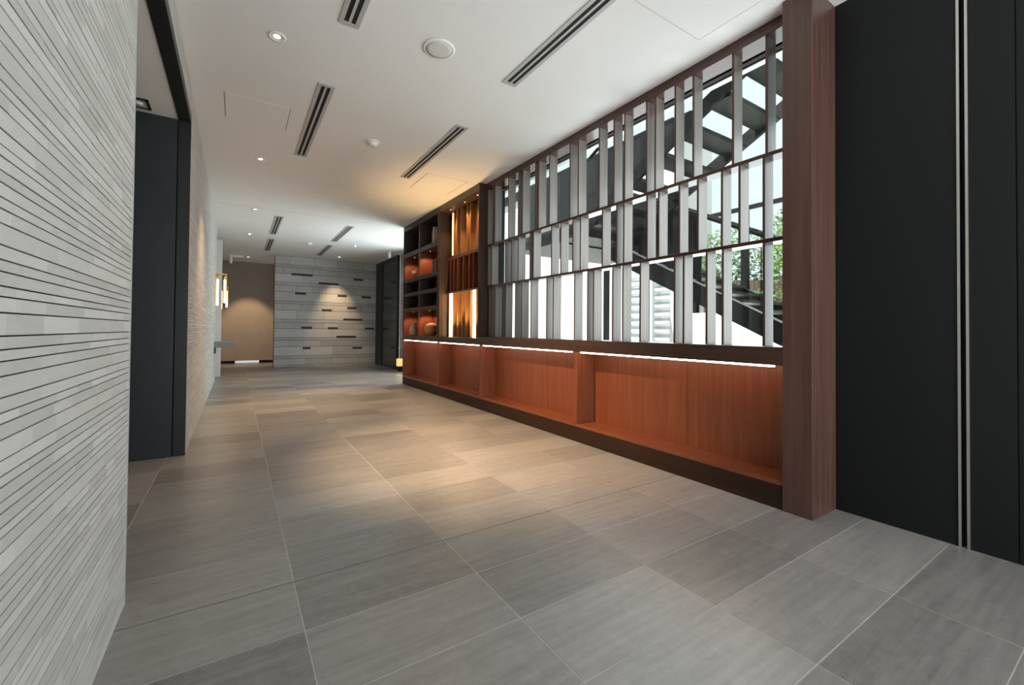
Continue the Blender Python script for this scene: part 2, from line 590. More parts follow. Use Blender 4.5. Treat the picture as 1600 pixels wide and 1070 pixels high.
# ------------------------------------------------------------------ end panel of the wall furniture
b = MB()
b.box(XF - 0.002, XR - 0.001, 0.975, Y_END + 0.0, 0.0, ZC - 0.002, M['wood'])
o = b.build('end_panel', bevel=0.003)
tag(o, 'full height walnut end panel between the slatted screen and the black wall', 'panel')

# ------------------------------------------------------------------ lattice screen
def lattice():
    t = thing('lattice_screen', (XS, 2.78, 0.757), 'long walnut lattice screen of three rows of upright grey brown fins', 'screen')
    y0, y1 = Y_END + 0.002, 4.438
    b = MB(); b.box(XS - 0.012, 2.655, y0, y1, 2.622, ZC - 0.001, M['rail']); b.build('top_beam', t, bevel=0.002)
    b = MB(); b.box(XF, 2.69, y0, y1, 0.757, 0.855, M['woody']); b.build('sill_beam', t, bevel=0.002)
    for z0, z1 in ((1.930, 1.952), (1.442, 1.464)):
        b = MB(); b.box(XS, 2.632, y0, y1, z0, z1, M['rail']); b.build('cross_rail', t, bevel=0.001)
    top = [1.238, 1.432, 1.698, 1.836, 2.001, 2.078, 2.287, 2.398, 2.562, 2.818, 2.929, 3.227, 3.401, 3.455, 3.682, 3.755, 3.957, 4.249, 4.30, 4.494]
    mid = [1.253, 1.392, 1.501, 1.664, 1.802, 1.969, 2.071, 2.292, 2.365, 2.521, 2.786, 2.885, 3.051, 3.19, 3.481, 3.54, 3.757, 3.889, 4.016, 4.314, 4.41]
    bot = [1.253, 1.495, 1.602, 1.767, 1.837, 2.13, 2.299, 2.404, 2.62, 2.69, 2.857, 3.156, 3.258, 3.518, 3.687, 3.805, 4.003, 4.05, 4.228, 4.30, 4.37]
    th = 0.013
    for row, z0, z1 in ((top, 1.9525, 2.6215), (mid, 1.4645, 1.9295), (bot, 0.8555, 1.4415)):
        for y in row:
            y = min(y, 4.42)
            b = MB()
            # face towards the room and edges: taupe sides, walnut nosing
            b.box(XS + 0.004, XS + 0.0935, y, y + th, z0, z1, M['fin'])
            b.box(XS + 0.001, XS + 0.0042, y - 0.0004, y + th + 0.0004, z0, z1, M['wood'])
            b.build('fin', t)
lattice()

# ------------------------------------------------------------------ niches under the screen
def niche(y0, y1, label, joints=(), side_at_far=False):
    t = thing('display_niche', (2.54, (y0 + y1) / 2, 0.0), label, 'open cabinet', 'walnut niches under the screen')
    b = MB()
    ys = [y0 + 0.002] + list(joints) + [y1 - 0.0005]
    for a, c in zip(ys, ys[1:]):
        b.box(2.632, 2.668, a + 0.0012, c - 0.0012, 0.145, 0.754, M['woodred'])
    b.build('back_panel', t)
    b = MB(); b.box(2.438, 2.631, y0 + 0.001, y1 - 0.001, 0.125, 0.15, M['woodlong']); b.build('bottom_board', t, bevel=0.002)
    b = MB(); b.box(2.432, 2.631, y1 - 0.033, y1 - 0.0005, 0.1505, 0.756, M['woodred']); b.build('side_panel', t, bevel=0.0015)
    b = MB(); b.box(2.442, 2.452, y0 + 0.045, y1 - 0.062, 0.747, 0.7555, M['led'])
    b.build('light_strip', t)
    return t
niche(Y_END + 0.002, 2.746, 'longest walnut niche nearest the black wall, under the lattice screen', (1.81,))
niche(2.746, 4.411, 'second niche from the black wall, wide and empty under the lattice screen', (3.38,))
niche(4.411, 5.656, 'empty walnut niche under the amber lit fin cabinet')
niche(5.656, 7.15, 'farthest empty niche with light strip, under the bookcase')
b = MB()
b.box(2.437, 2.69, Y_END + 0.002, 7.15, 0.0, 0.124, M['plinth'])
o = b.build('plinth', bevel=0.002)
tag(o, 'long dark plinth board running along the floor under the niches', 'plinth')
b = MB(); b.box(XF, 2.69, 4.442, 7.15, 0.757, 0.835, M['woody'])
o = b.build('counter_beam', bevel=0.002)
tag(o, 'dark brown beam above the niche lights under bookcase and lit cabinet', 'beam')

# ------------------------------------------------------------------ lit fin cabinet
def lit_cabinet():
    t = thing('lit_fin_cabinet', (2.55, 5.05, 0.836), 'amber lit cabinet of honey brown fins between bookcase and lattice screen', 'cabinet')
    b = MB(); b.box(XF - 0.002, 2.69, 4.4405, 4.462, 0.836, ZC - 0.001, M['post']); b.build('side_panel', t, bevel=0.0015)
    b = MB(); b.box(XF - 0.002, 2.69, 5.600, 5.655, 0.836, ZC - 0.001, M['post']); b.build('side_panel', t, bevel=0.0015)
    b = MB(); b.box(XF, 2.69, 4.463, 5.599, 2.60, ZC - 0.001, M['woody']); b.build('top_board', t, bevel=0.0015)
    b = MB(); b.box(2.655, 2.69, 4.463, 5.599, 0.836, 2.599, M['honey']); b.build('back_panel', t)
    for z0, z1 in ((1.930, 1.952), (1.442, 1.464)):
        b = MB(); b.box(XS, 2.654, 4.463, 5.599, z0, z1, M['woody']); b.build('cross_rail', t)
    rows = {0: (1.9525, 2.599, (4.60, 4.72, 4.92, 5.02, 5.20, 5.33, 5.47)),
            1: (1.4645, 1.9295, (4.58, 4.66, 4.83, 4.95, 5.12, 5.30, 5.42, 5.53)),
            2: (0.837, 1.4415, (4.55, 4.74, 4.90, 5.03, 5.14, 5.28, 5.42, 5.55))}
    for k, (z0, z1, ys) in rows.items():
        for y in ys:
            b = MB()
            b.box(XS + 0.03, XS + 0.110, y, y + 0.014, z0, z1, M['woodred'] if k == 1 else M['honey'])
            b.build('fin', t)
    b = MB(); b.box(2.555, 2.58, 4.788, 4.824, 0.84, 1.44, M['ledbar']); b.build('light_bar', t)
    b = MB(); b.box(2.555, 2.58, 5.478, 5.524, 0.84, 1.44, M['ledbar']); b.build('light_bar', t)
    b = MB(); b.box(2.56, 2.575, 5.457, 5.475, 1.98, 2.58, M['ledthin']); b.build('light_bar', t)
    for y in (4.62, 4.97, 5.40):
        b = MB(); b.lathe([(0.0, 2.597), (0.009, 2.597), (0.011, 2.599)], (2.50, y, 0), M['ledthin'], 16); b.build('spot_lamp', t)
lit_cabinet()

# ------------------------------------------------------------------ bookcase
def bookcase():
    t = thing('bookcase', (2.55, 6.38, 0.836), 'dark open bookcase of twelve pigeonholes at the far end of the wall furniture', 'bookcase')
    Y0, Y1 = 5.657, 7.15
    b = MB(); b.box(XF - 0.002, 2.70, Y1 - 0.03, Y1, 0.836, ZC - 0.001, M['dkwood']); b.build('side_panel', t, bevel=0.0015)
    b = MB(); b.box(XF, 2.70, Y0, Y0 + 0.03, 0.836, 2.599, M['dkwood']); b.build('side_panel', t, bevel=0.0015)
    b = MB(); b.box(XF, 2.70, Y0, Y1 - 0.031, 2.60, ZC - 0.001, M['dkwood']); b.build('top_board', t, bevel=0.0015)
    for z0, z1 in ((2.146, 2.216), (1.715, 1.773), (1.483, 1.54), (1.227, 1.288)):
        b = MB(); b.box(XF, 2.674, Y0 + 0.031, Y1 - 0.031, z0, z1, M['dkwood']); b.build('shelf', t, bevel=0.0015)
    for z0, z1, m in ((2.217, 2.599, 'dkwood'), (1.774, 2.145, 'woodred'), (1.541, 1.714, 'dkwood'), (1.289, 1.482, 'dkwood'), (0.837, 1.226, 'woodred')):  # unlit bays coloured dark, lit bays red: lamp glow put into the wood
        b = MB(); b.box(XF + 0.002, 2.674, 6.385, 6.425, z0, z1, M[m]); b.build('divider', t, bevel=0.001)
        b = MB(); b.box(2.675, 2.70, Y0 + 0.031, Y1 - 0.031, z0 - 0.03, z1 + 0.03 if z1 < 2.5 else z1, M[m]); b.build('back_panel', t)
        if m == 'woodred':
            b = MB(); b.box(XF + 0.012, 2.674, Y1 - 0.0335, Y1 - 0.0305, z0, z1, M[m]); b.build('painted_glow_lining', t)  # thin red board added to paint the glow on the bay side
    for z in (2.145, 1.226):
        for y in (6.20, 6.88):
            b = MB(); b.lathe([(0.0, -0.003), (0.007, -0.003), (0.009, 0.0)], (2.53, y, z), M['ledthin'], 16); b.build('spot_lamp', t)
bookcase()

# objects on the bookcase
def book(x, y, z, d, th, h, mat, label):
    t = thing('book', (x, y, z), label, 'book', 'books in the bookcase')
    b = MB()
    b.box(x, x + d, y, y + 0.003, z, z + h, mat)
    b.box(x, x + d, y + th - 0.003, y + th, z, z + h, mat)
    b.box(x, x + 0.004, y + 0.003, y + th - 0.003, z, z + h, mat)
    b.build('cover', t)
    b = MB(); b.box(x + 0.004, x + d - 0.004, y + 0.003, y + th - 0.003, z + 0.003, z + h - 0.003, M['bookpl']); b.build('page_block', t)
def y_at(i, y): return y
z1 = 2.2165
book(2.50, 6.455, z1, 0.15, 0.060, 0.255, M['bookgr'], 'grey book standing against the divider in the far top pigeonhole')
book(2.505, 6.520, z1, 0.15, 0.045, 0.225, M['bookdk'], 'charcoal book between grey book and empty space, far top pigeonhole')
book(2.50, 6.570, z1, 0.15, 0.050, 0.215, M['bookdk'], 'leftmost of three dark books in the far top pigeonhole')
book(2.50, 5.735, z1, 0.15, 0.040, 0.235, M['bookdk'], 'charcoal book at the right end of the near top pigeonhole')
book(2.495, 5.985, z1, 0.15, 0.030, 0.265, M['bookpl'], 'tall pale spined book in the near top pigeonhole')
book(2.50, 6.020, z1, 0.15, 0.045, 0.225, M['bookgr'], 'short grey book left of the tall pale book, near top pigeonhole')
z2 = 1.7735
book(2.50, 5.80, z2, 0.14, 0.05, 0.235, M['bookrd'], 'red book nearest the lit cabinet in the upper glowing pigeonhole')
book(2.50, 5.90, z2, 0.14, 0.045, 0.215, M['bookrd'], 'red book left of a gap in the upper glowing pigeonhole')
book(2.50, 6.02, z2, 0.14, 0.04, 0.205, M['bookgr'], 'grey book at the left of the two red books')
t = thing('twin_ornament', (2.50, 6.79, z2), 'small dark stand with two ivory cups in the far glowing pigeonhole', 'ornament')
b = MB(); b.box(2.47, 2.54, 6.70, 6.88, z2, z2 + 0.012, M['blackframe'])
b.tube((2.505, 6.74, z2 + .012), (2.505, 6.74, z2 + .085), 0.006, M['blackframe'])
b.tube((2.505, 6.83, z2 + .012), (2.505, 6.83, z2 + .085), 0.006, M['blackframe'])
b.build('stand', t)
for y in (6.74, 6.83):
    b = MB(); b.lathe([(0.0, 0.085), (0.022, 0.088), (0.034, 0.108), (0.036, 0.130), (0.030, 0.128), (0.0, 0.10)], (2.505, y, z2), M['ivory'], 20); b.build('cup', t)
b = MB()
b.lathe([(0.0, 0.0), (0.060, 0.0), (0.072, 0.04), (0.074, 0.09), (0.060, 0.14), (0.048, 0.17), (0.046, 0.195), (0.056, 0.215), (0.048, 0.213), (0.036, 0.19), (0.0, 0.18)],
        (2.52, 6.86, 0.8355), M['terra'], 28)
o = b.build('vase')
tag(o, 'pinkish terracotta vase standing in the far bottom pigeonhole of the bookcase', 'vase')
t = thing('round_basket', (2.54, 6.17, 0.8355), 'round tan woven basket bowl in the near bottom pigeonhole', 'basket')
b = MB()
prof = [(0.0, 0.006), (0.05, 0.006)]
for i in range(1, 22):
    a = -1.15 + i * (2.55 / 21)
    r = 0.112 * math.cos(a) * (1 + 0.018 * (i % 2))
    prof.append((max(r, 0.001), 0.105 + 0.098 * math.sin(a)))
prof.append((0.0, 0.2035))
b.lathe(prof, (2.555, 6.17, 0.8355), M['basket'], 32)
b.build('body', t)
b = MB(); b.lathe([(0.0, 0.0), (0.055, 0.0), (0.058, 0.012), (0.0, 0.012)], (2.555, 6.17, 0.8355), M['basket'], 24); b.build('foot_ring', t)

# ------------------------------------------------------------------ window behind the screen
t0y, t1y = 0.98, 7.06
b = MB()
GX = 2.735
b.box(2.70, 2.712, Y_END + 0.01, 4.46, 2.636, 2.66, M['steel'])
b.box(2.70, 2.712, Y_END + 0.01, 4.46, 2.613, 2.636, M['whitetrim'])  # pale strip coloured in place of lit glass at the window head
b.box(2.70, 2.712, Y_END + 0.01, 4.46, 2.604, 2.613, M['steel'])
b.box(2.70, 2.78, Y_END + 0.01, 4.46, 0.80, 0.845, M['steel'])
b.box(2.70, 2.78, Y_END - 0.14, Y_END + 0.01, 0.0, ZC, M['steel'])
b.box(2.70, 2.78, 4.43, 4.49, 0.845, 2.66, M['steel'])
w3 = struct(b.build('window_3'))
b = MB(); b.box(GX, GX + 0.008, Y_END + 0.01, 4.43, 0.845, 2.66, M['glass']); b.build('window_pane', w3)
b = MB()
b.box(2.70, 2.80, Y_END + 0.01, 7.06, 0.0, 0.80, M['render'])
b.box(2.701, 2.80, 4.49, 7.06, 0.80, ZC, M['render'])
b.box(2.713, 2.80, Y_END + 0.01, 4.49, 2.665, ZC, M['whitetrim'])
b.box(2.801, 2.90, YB, 7.06, ZC, 6.6, M['render'])  # unseen upper storey, added to keep the outdoor stair in shade
struct(b.build('wall_right'))

# ------------------------------------------------------------------ ceiling fittings
def vent(x, y, L, label):
    W = 0.115
    t = thing('slot_diffuser', (x, y, ZC), label, 'air vent', 'ceiling slot diffusers')
    b = MB()
    x0, x1, y0, y1 = x - W / 2, x + W / 2, y - L / 2, y + L / 2
    s = 0.021
    for a in ((x0, x0 + 0.026, y0, y1), (x1 - 0.026, x1, y0, y1), (x - 0.008, x + 0.008, y0 + .03, y1 - .03), (x0 + .026, x1 - .026, y0, y0 + 0.03), (x0 + .026, x1 - .026, y1 - 0.03, y1)):
        b.box(*a, ZC - 0.006, ZC - 0.0005, M['grille'])
    b.build('frame', t, bevel=0.001)
    b = MB()
    b.box(x0 + 0.026, x - 0.008, y0 + .03, y1 - .03, ZC - 0.003, ZC - 0.0004, M['void'])
    b.build('slot', t)
    b = MB()
    b.box(x + 0.008, x1 - 0.026, y0 + .03, y1 - .03, ZC - 0.003, ZC - 0.0004, M['void'])
    b.build('slot', t)
    return t
v = vent(0.525, 1.81, 1.5, 'double slot air vent cut off by the top edge, left of the round speaker')
copy_thing(v, (0.530, 4.02, ZC), 'double slot vent in the ceiling beside the near access hatch')
copy_thing(v, (0.560, 8.28, ZC), 'short looking double slot vent far down the left ceiling row, before the last one')
copy_thing(v, (0.575, 10.26, ZC), 'last double slot vent of the left row, nearest the grey back wall')
copy_thing(v, (1.620, 1.80, ZC), 'long double slot vent cut off at the top, nearest the lattice screen')
copy_thing(v, (1.630, 4.04, ZC), 'double slot vent over the corridor just in front of the lit fin cabinet')
copy_thing(v, (1.640, 8.32, ZC), 'far double slot vent on the right, second from the stone wall')
copy_thing(v, (1.655, 10.26, ZC), 'double slot vent directly before the stone block wall')

LAMPS = [(0.185, 2.897, 'largest round recessed downlight, near the top left of the ceiling'),
         (0.193, 5.099, 'recessed downlight between the access hatch and the brown lit stretch of ceiling'),
         (0.219, 7.30, 'faint downlight at the line where the far ceiling begins'),
         (0.195, 9.276, 'bright downlight left of the two small far slot vents'),
         (0.240, 12.30, 'downlight in front of the grey back wall'),
         (2.116, 9.334, 'downlight right of the far slot vents, toward the bookcase'),
         (2.114, 10.975, 'downlight right in front of the stone block wall')]
def downlight(x, y, label):
    t = thing('downlight', (x, y, ZC), label, 'ceiling light', 'recessed ceiling downlights')
    b = MB(); b.lathe([(0.036, -0.0005), (0.050, -0.0005), (0.050, -0.004), (0.037, -0.005), (0.034, -0.001)], (x, y, ZC), M['white'], 28); b.build('trim_ring', t)
    b = MB(); b.lathe([(0.0, -0.0008), (0.020, -0.0008), (0.036, -0.003)], (x, y, ZC), M['cream'], 24); b.build('reflector', t)
    b = MB(); b.lathe([(0.0, -0.0035), (0.014, -0.0030), (0.019, -0.001)], (x, y, ZC), M['lamp'], 20); b.build('lamp', t)
    return t
d0 = downlight(*LAMPS[0])
for x, y, l in LAMPS[1:7]:
    copy_thing(d0, (x, y, ZC), l)

t = thing('ceiling_speaker', (1.049, 2.466, ZC), 'round cream ceiling speaker cover between the slot vents', 'speaker')
b = MB(); b.lathe([(0.083, -0.0005), (0.100, -0.0005), (0.099, -0.006), (0.092, -0.009), (0.083, -0.009)], (1.049, 2.466, ZC), M['white'], 40); b.build('rim', t)
b = MB(); b.lathe([(0.0, -0.010), (0.06, -0.0095), (0.083, -0.0075), (0.083, -0.001)], (1.049, 2.466, ZC), M['cream'], 40); b.build('grille', t)
t = thing('smoke_detector', (1.066, 4.041, ZC), 'small white domed smoke detector on the ceiling', 'smoke detector')
b = MB(); b.lathe([(0.0, -0.012), (0.062, -0.012), (0.066, -0.006), (0.066, -0.0005)], (1.066, 4.041, ZC), M['white'], 32); b.build('base', t)
b = MB(); b.lathe([(0.0, -0.040), (0.020, -0.039), (0.032, -0.034), (0.040, -0.022), (0.042, -0.012)], (1.066, 4.041, ZC), M['white'], 32); b.build('dome', t)
b = MB(); b.lathe([(0.0, -0.043), (0.008, -0.042), (0.010, -0.038)], (1.066, 4.041, ZC), M['grille'], 16); b.build('sensor', t)
t = thing('smoke_detector', (1.25, 9.55, ZC), 'tiny far smoke detector on the ceiling between the two rows of far vents', 'smoke detector')
b = MB(); b.lathe([(0.0, -0.012), (0.062, -0.012), (0.066, -0.006), (0.066, -0.0005)], (1.25, 9.55, ZC), M['white'], 32); b.build('base', t)
b = MB(); b.lathe([(0.0, -0.040), (0.032, -0.034), (0.042, -0.012)], (1.25, 9.55, ZC), M['white'], 32); b.build('dome', t)

def hatch(x0, x1, y0, y1, label, w=0.004, mat='counter'):
    t = thing('access_hatch', ((x0 + x1) / 2, (y0 + y1) / 2, ZC), label, 'ceiling hatch')
    b = MB()
    b.box(x0 + 0.006, x1 - 0.006, y0 + 0.004, y1 - 0.004, ZC - 0.0022, ZC - 0.0004, M['ceil'])
    b.build('door', t)
    b = MB()
    b.box(x0, x0 + w, y0, y1, ZC - 0.0020, ZC - 0.0003, M[mat]); b.box(x1 - w, x1, y0, y1, ZC - 0.0020, ZC - 0.0003, M[mat])
    b.box(x0 + w, x1 - w, y0, y0 + 0.0016, ZC - 0.0020, ZC - 0.0003, M['cream']); b.box(x0 + w, x1 - w, y1 - 0.0016, y1, ZC - 0.0020, ZC - 0.0003, M['cream'])
    b.build('frame', t)
hatch(-0.099, 0.350, 3.788, 4.222, 'square white ceiling access hatch left of the slot vent')
hatch(1.793, 2.30, 4.495, 5.087, 'white ceiling hatch with one dark edge beside the lit fin cabinet')
hatch(1.76, 2.330, 0.95, 1.533, 'large pale ceiling hatch close above the near end of the lattice screen', 0.002, 'cream')

# emergency light and a white bar standing in for a light reflection
t = thing('emergency_light', (2.87, 9.4, 2.50), 'small white cylinder light hanging from the ceiling above the smoked partition', 'ceiling light')
b = MB(); b.tube((2.87, 9.4, 2.53), (2.87, 9.4, ZC + 0.0005), 0.033, M['whitetrim'], seg=20); b.build('body', t)
b = MB(); b.lathe([(0.0, 2.522), (0.022, 2.522), (0.028, 2.5295)], (2.87, 9.4, 0), M['white'], 18); b.build('lens', t)
t = thing('ceiling_reflection', (0.05, 12.2, ZC), 'white bent bar standing in for a ceiling light reflection before the grey back wall', 'ceiling light')
b = MB(); b.box(-0.14, 0.14, 12.18, 12.22, ZC - 0.045, ZC - 0.001, M['white']); b.build('reflection_bar', t)
b = MB(); b.tube((-0.12, 12.2, ZC - 0.20), (-0.12, 12.2, ZC - 0.045), 0.030, M['white'], seg=18); b.build('drop_piece', t)

# ------------------------------------------------------------------ sconces and floating counter
def sconce(y, z0, z1, label):
    t = thing('wall_sconce', (XL, y, (z0 + z1) / 2), label, 'wall light', 'brass frame sconces')
    xw = XL - 0.018 if y > 9 else XL
    b = MB(); b.box(xw, xw + 0.012, y - 0.05, y + 0.05, z0 + 0.02, z1 - 0.05, M['brass']); b.build('back_plate', t)
    b = MB()
    for yy in (y - 0.055, y + 0.045):
        b.box(xw + 0.002, xw + 0.165, yy, yy + 0.010, z1 - 0.012, z1, M['brass'])
        b.box(xw + 0.155, xw + 0.165, yy, yy + 0.010, z0 + 0.10, z1 - 0.012, M['brass'])
        b.box(xw + 0.012, xw + 0.022, yy, yy + 0.010, z0 + 0.02, z1 - 0.012, M['brass'])
    b.box(xw + 0.002, xw + 0.165, y - 0.045, y + 0.045, z1 - 0.006, z1, M['brass'])
    b.build('frame', t)
    for dx, za in ((0.036, z0), (0.136, z0 + 0.045)):
        b = MB(); b.tube((xw + dx, y, za), (xw + dx, y, z1 - 0.10), 0.015, M['glow'], seg=16); b.build('light_tube', t)
        b = MB(); b.tube((xw + dx, y, z1 - 0.10), (xw + dx, y, z1 - 0.006), 0.011, M['brass'], seg=12); b.build('tube_holder', t)
sconce(8.60, 1.31, 1.84, 'nearer glowing brass frame sconce on the left wall')
sconce(11.60, 1.36, 1.87, 'farther glowing brass frame sconce, low against the grey back wall')
t = thing('floating_counter', (XL, 8.75, 0.62), 'grey floating counter shelf on the left wall under the sconces', 'counter')
b = MB(); b.box(XL, 0.017, 8.60, 8.93, 0.602, 0.697, M['counter']); b.build('top', t, bevel=0.003)
b = MB(); b.box(XL, XL + 0.02, 8.62, 8.91, 0.50, 0.602, M['blackframe']); b.build('bracket', t)

# ------------------------------------------------------------------ entrance wall behind the viewpoint
b = MB()
b.box(-0.46, 2.82, YB - 0.12, YB, 2.50, ZC, M['greywall'])
for x in (-0.30, 0.69, 1.68, 2.64):
    b.box(x, x + 0.06, YB - 0.09, YB - 0.03, 0.0, 2.50, M['steel'])
b.box(-0.30, 2.70, YB - 0.09, YB - 0.03, 2.44, 2.50, M['steel'])
w4 = struct(b.build('window_4'))
b = MB(); b.box(-0.24, 2.64, YB - 0.064, YB - 0.056, 0.0, 2.44, M['glass']); b.build('window_pane', w4)

# ------------------------------------------------------------------ outside: ground, stair, neighbours, trees
b = MB()
b.box(2.81, 30, -8, 30, -0.25, -0.06, M['concrete'])
b.box(-8, 2.8, -14, YB - 0.13, -0.25, -0.06, M['concrete'])
struct(b.build('ground'))

def stair():
    t = thing('outdoor_staircase', (6.0, 4.0, -0.06), 'black steel switchback staircase outside the window', 'staircase')
    # lower flight rises with y from the ground to the landing, x 6.1..7.3
    zA = lambda y: 2.107 + 0.52 * (y - 4.763)
    zB = lambda y: 3.244 - 0.498 * (y - 4.197)
    ya, yl = 0.60, 5.88
    for x in (6.06, 7.30):
        b = MB(); b.prism([(ya, zA(ya)), (yl, zA(yl)), (yl, zA(yl) - 0.36), (ya + 0.2, zA(ya) - 0.2)], 'x', x, x + 0.05, M['steel']); b.build('stringer', t)
    n = 17
    for i in range(n):
        y = ya + 0.30 * i + 0.15
        z = zA(y)
        b = MB(); b.box(6.111, 7.299, y - 0.13, y + 0.15, z - 0.06, z - 0.02, M['tread']); b.build('tread', t)
    b = MB()
    b.prism([(ya + 0.4, zA(ya + 0.4) + 0.006), (yl, zA(yl) + 0.006), (yl, zA(yl) - 0.016), (ya + 0.4, zA(ya + 0.4) - 0.016)], 'x', 6.045, 6.06, M['treadlip'])
    b.build('edge_strip', t)
    # rails of the lower flight
    for x in (6.085, 7.32):
        b = MB()
        b.tube((x, ya, zA(ya) + 1.05), (x, yl, zA(yl) + 1.05), 0.026, M['steel'])
        b.build('handrail', t)
        b = MB()
        k = 0
        y = ya + 0.06
        while y < yl:
            b.tube((x, y, zA(y) - 0.02), (x, y, zA(y) + 1.05), 0.008, M['steel'], seg=6, caps=False) if (k % 8 == 0) else None
            y += 0.15; k += 1
        b.build('balusters', t)
    # solid guard panels beside the upper half of the lower flight
    b = MB(); b.prism([(3.95, zA(3.95) + 0.02), (yl, zA(yl) + 0.02), (yl, zA(yl) + 1.02), (3.95, zA(3.95) + 1.02)], 'x', 6.075, 6.095, M['steel']); b.build('guard_panel', t)
    # landing
    b = MB(); b.box(4.80, 6.03, 5.30, 5.90, 2.52, 2.70, M['steel']); b.box(4.80, 7.35, 5.90, 7.20, 2.50, 2.70, M['steel']); b.build('landing', t)
    b = MB(); b.box(4.82, 7.33, 7.16, 7.19, 2.701, 3.78, M['steel']); b.build('guard_panel', t)
    b = MB(); b.prism([(7.155, 2.701), (5.33, 2.701), (5.28, zB(5.28) + 0.004), (3.27, zB(3.27) + 0.004), (3.27, 3.725), (7.155, 3.725)], 'x', 4.80, 4.825, M['guard']); b.build('guard_panel', t)
    for x, y, z in ((4.86, 7.12, 2.50), (7.28, 7.12, 2.50), (7.28, 5.98, 2.50)):
        b = MB(); b.box(x - 0.05, x + 0.05, y - 0.05, y + 0.05, -0.06, z - 0.001, M['steel']); b.build('post', t)
    # upper flight rises towards -y, x 4.83..6.0
    yb, ye = 5.29, 0.9
    for x in (4.80, 5.98):
        b = MB(); b.prism([(yb, zB(yb)), (yb, zB(yb) - 0.20), (ye, zB(ye) - 0.20), (ye, zB(ye))], 'x', x, x + 0.05, M['steel']); b.build('stringer', t)
    for i in range(10):
        y = yb - 0.20 - 0.43 * i
        z = zB(y)
        b = MB(); b.box(4.851, 5.979, y - 0.15, y + 0.16, z - 0.165, z - 0.105, M['tread'])
        b.build('tread', t)
    for x in (4.825, 6.005):
        b = MB(); b.tube((x, yb, zB(yb) + 0.95), (x, ye, zB(ye) + 0.95), 0.026, M['steel']); b.build('handrail', t)
stair()

# neighbouring white building with a dark canopy line
t = thing('neighbouring_building', (13.0, 14.0, -0.06), 'bright white rendered building across the court, seen under the stair landing', 'building')
b = MB(); b.box(12.0, 14.0, 8.7, 26.0, -0.06, 7.5, M['render']); b.build('wall', t)
b = MB(); b.box(11.7, 14.1, 8.6, 26.1, 7.5, 7.8, M['steel']); b.build('roof_edge', t)
for y in (11.2, 14.2):
    b = MB(); b.box(11.97, 12.0, y, y + 1.6, 4.6, 6.3, M['louvreback']); b.build('window', t)
# louvred screen
t = thing('louvre_screen', (9.0, 7.2, -0.06), 'white slatted louvre screen outside, seen below the stair', 'screen')
b = MB()
for y in (6.56, 7.20, 8.1):
    b.box(8.98, 9.06, y, y + 0.09, -0.06, 2.62, M['louvre'])
b.build('frame', t)
for i in range(12):
    z = 0.08 + i * 0.21
    b = MB(); b.hexa([(9.06, 6.54, z), (9.19, 6.54, z - .05), (9.19, 8.2, z - .05), (9.06, 8.2, z), (9.06, 6.54, z + 0.07), (9.19, 6.54, z + 0.02), (9.19, 8.2, z + 0.02), (9.06, 8.2, z + 0.07)], M['louvre'])
    b.build('louvre', t)
b = MB(); b.box(9.25, 9.28, 6.56, 8.2, -0.06, 2.62, M['louvreback']); b.build('back_panel', t)
# open pergola frame across the court
t = thing('pergola_frame', (10.9, 3.0, -0.06), 'dark steel pergola frame of beam and posts beyond the staircase', 'pergola')
b = MB(); b.box(10.86, 10.94, -1.0, 7.35, 4.04, 4.14, M['steel']); b.build('beam', t)
for y in (7.18, 5.80, 1.2):
    b = MB(); b.box(10.83, 10.97, y, y + 0.15, -0.06, 4.04, M['steel']); b.build('post', t)
b = MB(); b.box(9.15, 9.35, -2.0, 6.45, -0.06, 1.38, M['render'])
o = b.build('planter_wall', bevel=0.01)
tag(o, 'low sunlit white planter wall outside under the stair', 'wall')
# garden wall / fence
t = thing('board_fence', (11.5, 3.5, -0.06), 'brown board fence in front of the garden trees', 'fence')
b = MB()
for i in range(60):
    y = 0.2 + i * 0.12
    b.box(11.5, 11.53, y, y + 0.112, -0.06, 2.30 + 0.02 * (i % 3 == 0), M['fence'])
b.build('boards', t)
b = MB(); b.box(11.53, 11.58, 0.2, 7.4, 0.4, 0.5, M['fence']); b.box(11.53, 11.58, 0.2, 7.4, 1.9, 2.0, M['fence']); b.build('rails', t)

def leaves(c, rad, n, size, mat, rnd):
    b = MB()
    for _ in range(n):
        while True:
            p = Vector((rnd.uniform(-1, 1), rnd.uniform(-1, 1), rnd.uniform(-1, 1)))
            if 0.25 < p.length < 1: break
        p = Vector((c[0] + p.x * rad[0], c[1] + p.y * rad[1], c[2] + p.z * rad[2]))
        u = Vector((rnd.gauss(0, 1), rnd.gauss(0, 1), rnd.gauss(0, 1))).normalized()
        w = u.orthogonal().normalized()
        s = size * rnd.uniform(0.6, 1.3)
        v = [b.bm.verts.new(p + u * s), b.bm.verts.new(p + w * s * 0.45), b.bm.verts.new(p - u * s), b.bm.verts.new(p - w * s * 0.45)]
        b.face(v, mat)
    return b
rnd = random.Random(9)
def tree(x, y, h, rad, mat, label):
    t = thing('garden_tree', (x, y, -0.06), label, 'tree', 'garden trees')
    b = MB()
    b.tube((x, y, -0.06), (x + .05, y, h * 0.55), 0.10, M['bark'], 0.06)
    for k in range(5):
        a = k * 1.256
        b.tube((x + .05, y, h * (0.42 + .03 * k)), (x + math.cos(a) * rad * .6, y + math.sin(a) * rad * .6, h * (0.72 + .02 * k)), 0.035, M['bark'], 0.012, seg=7)
    b.build('trunk', t)
    leaves((x, y, h * 0.72), (rad, rad, h * 0.30), 1500, 0.085, mat, rnd).build('crown', t, recalc=False)
hb = leaves((9.95, 2.2, 1.15), (0.42, 3.9, 1.20), 9000, 0.075, M['leafdk'], rnd)
o = hb.build('hedge', recalc=False)
o['kind'] = 'stuff'
tag(o, 'dark leafy hedge growing behind the low white planter wall', 'hedge')
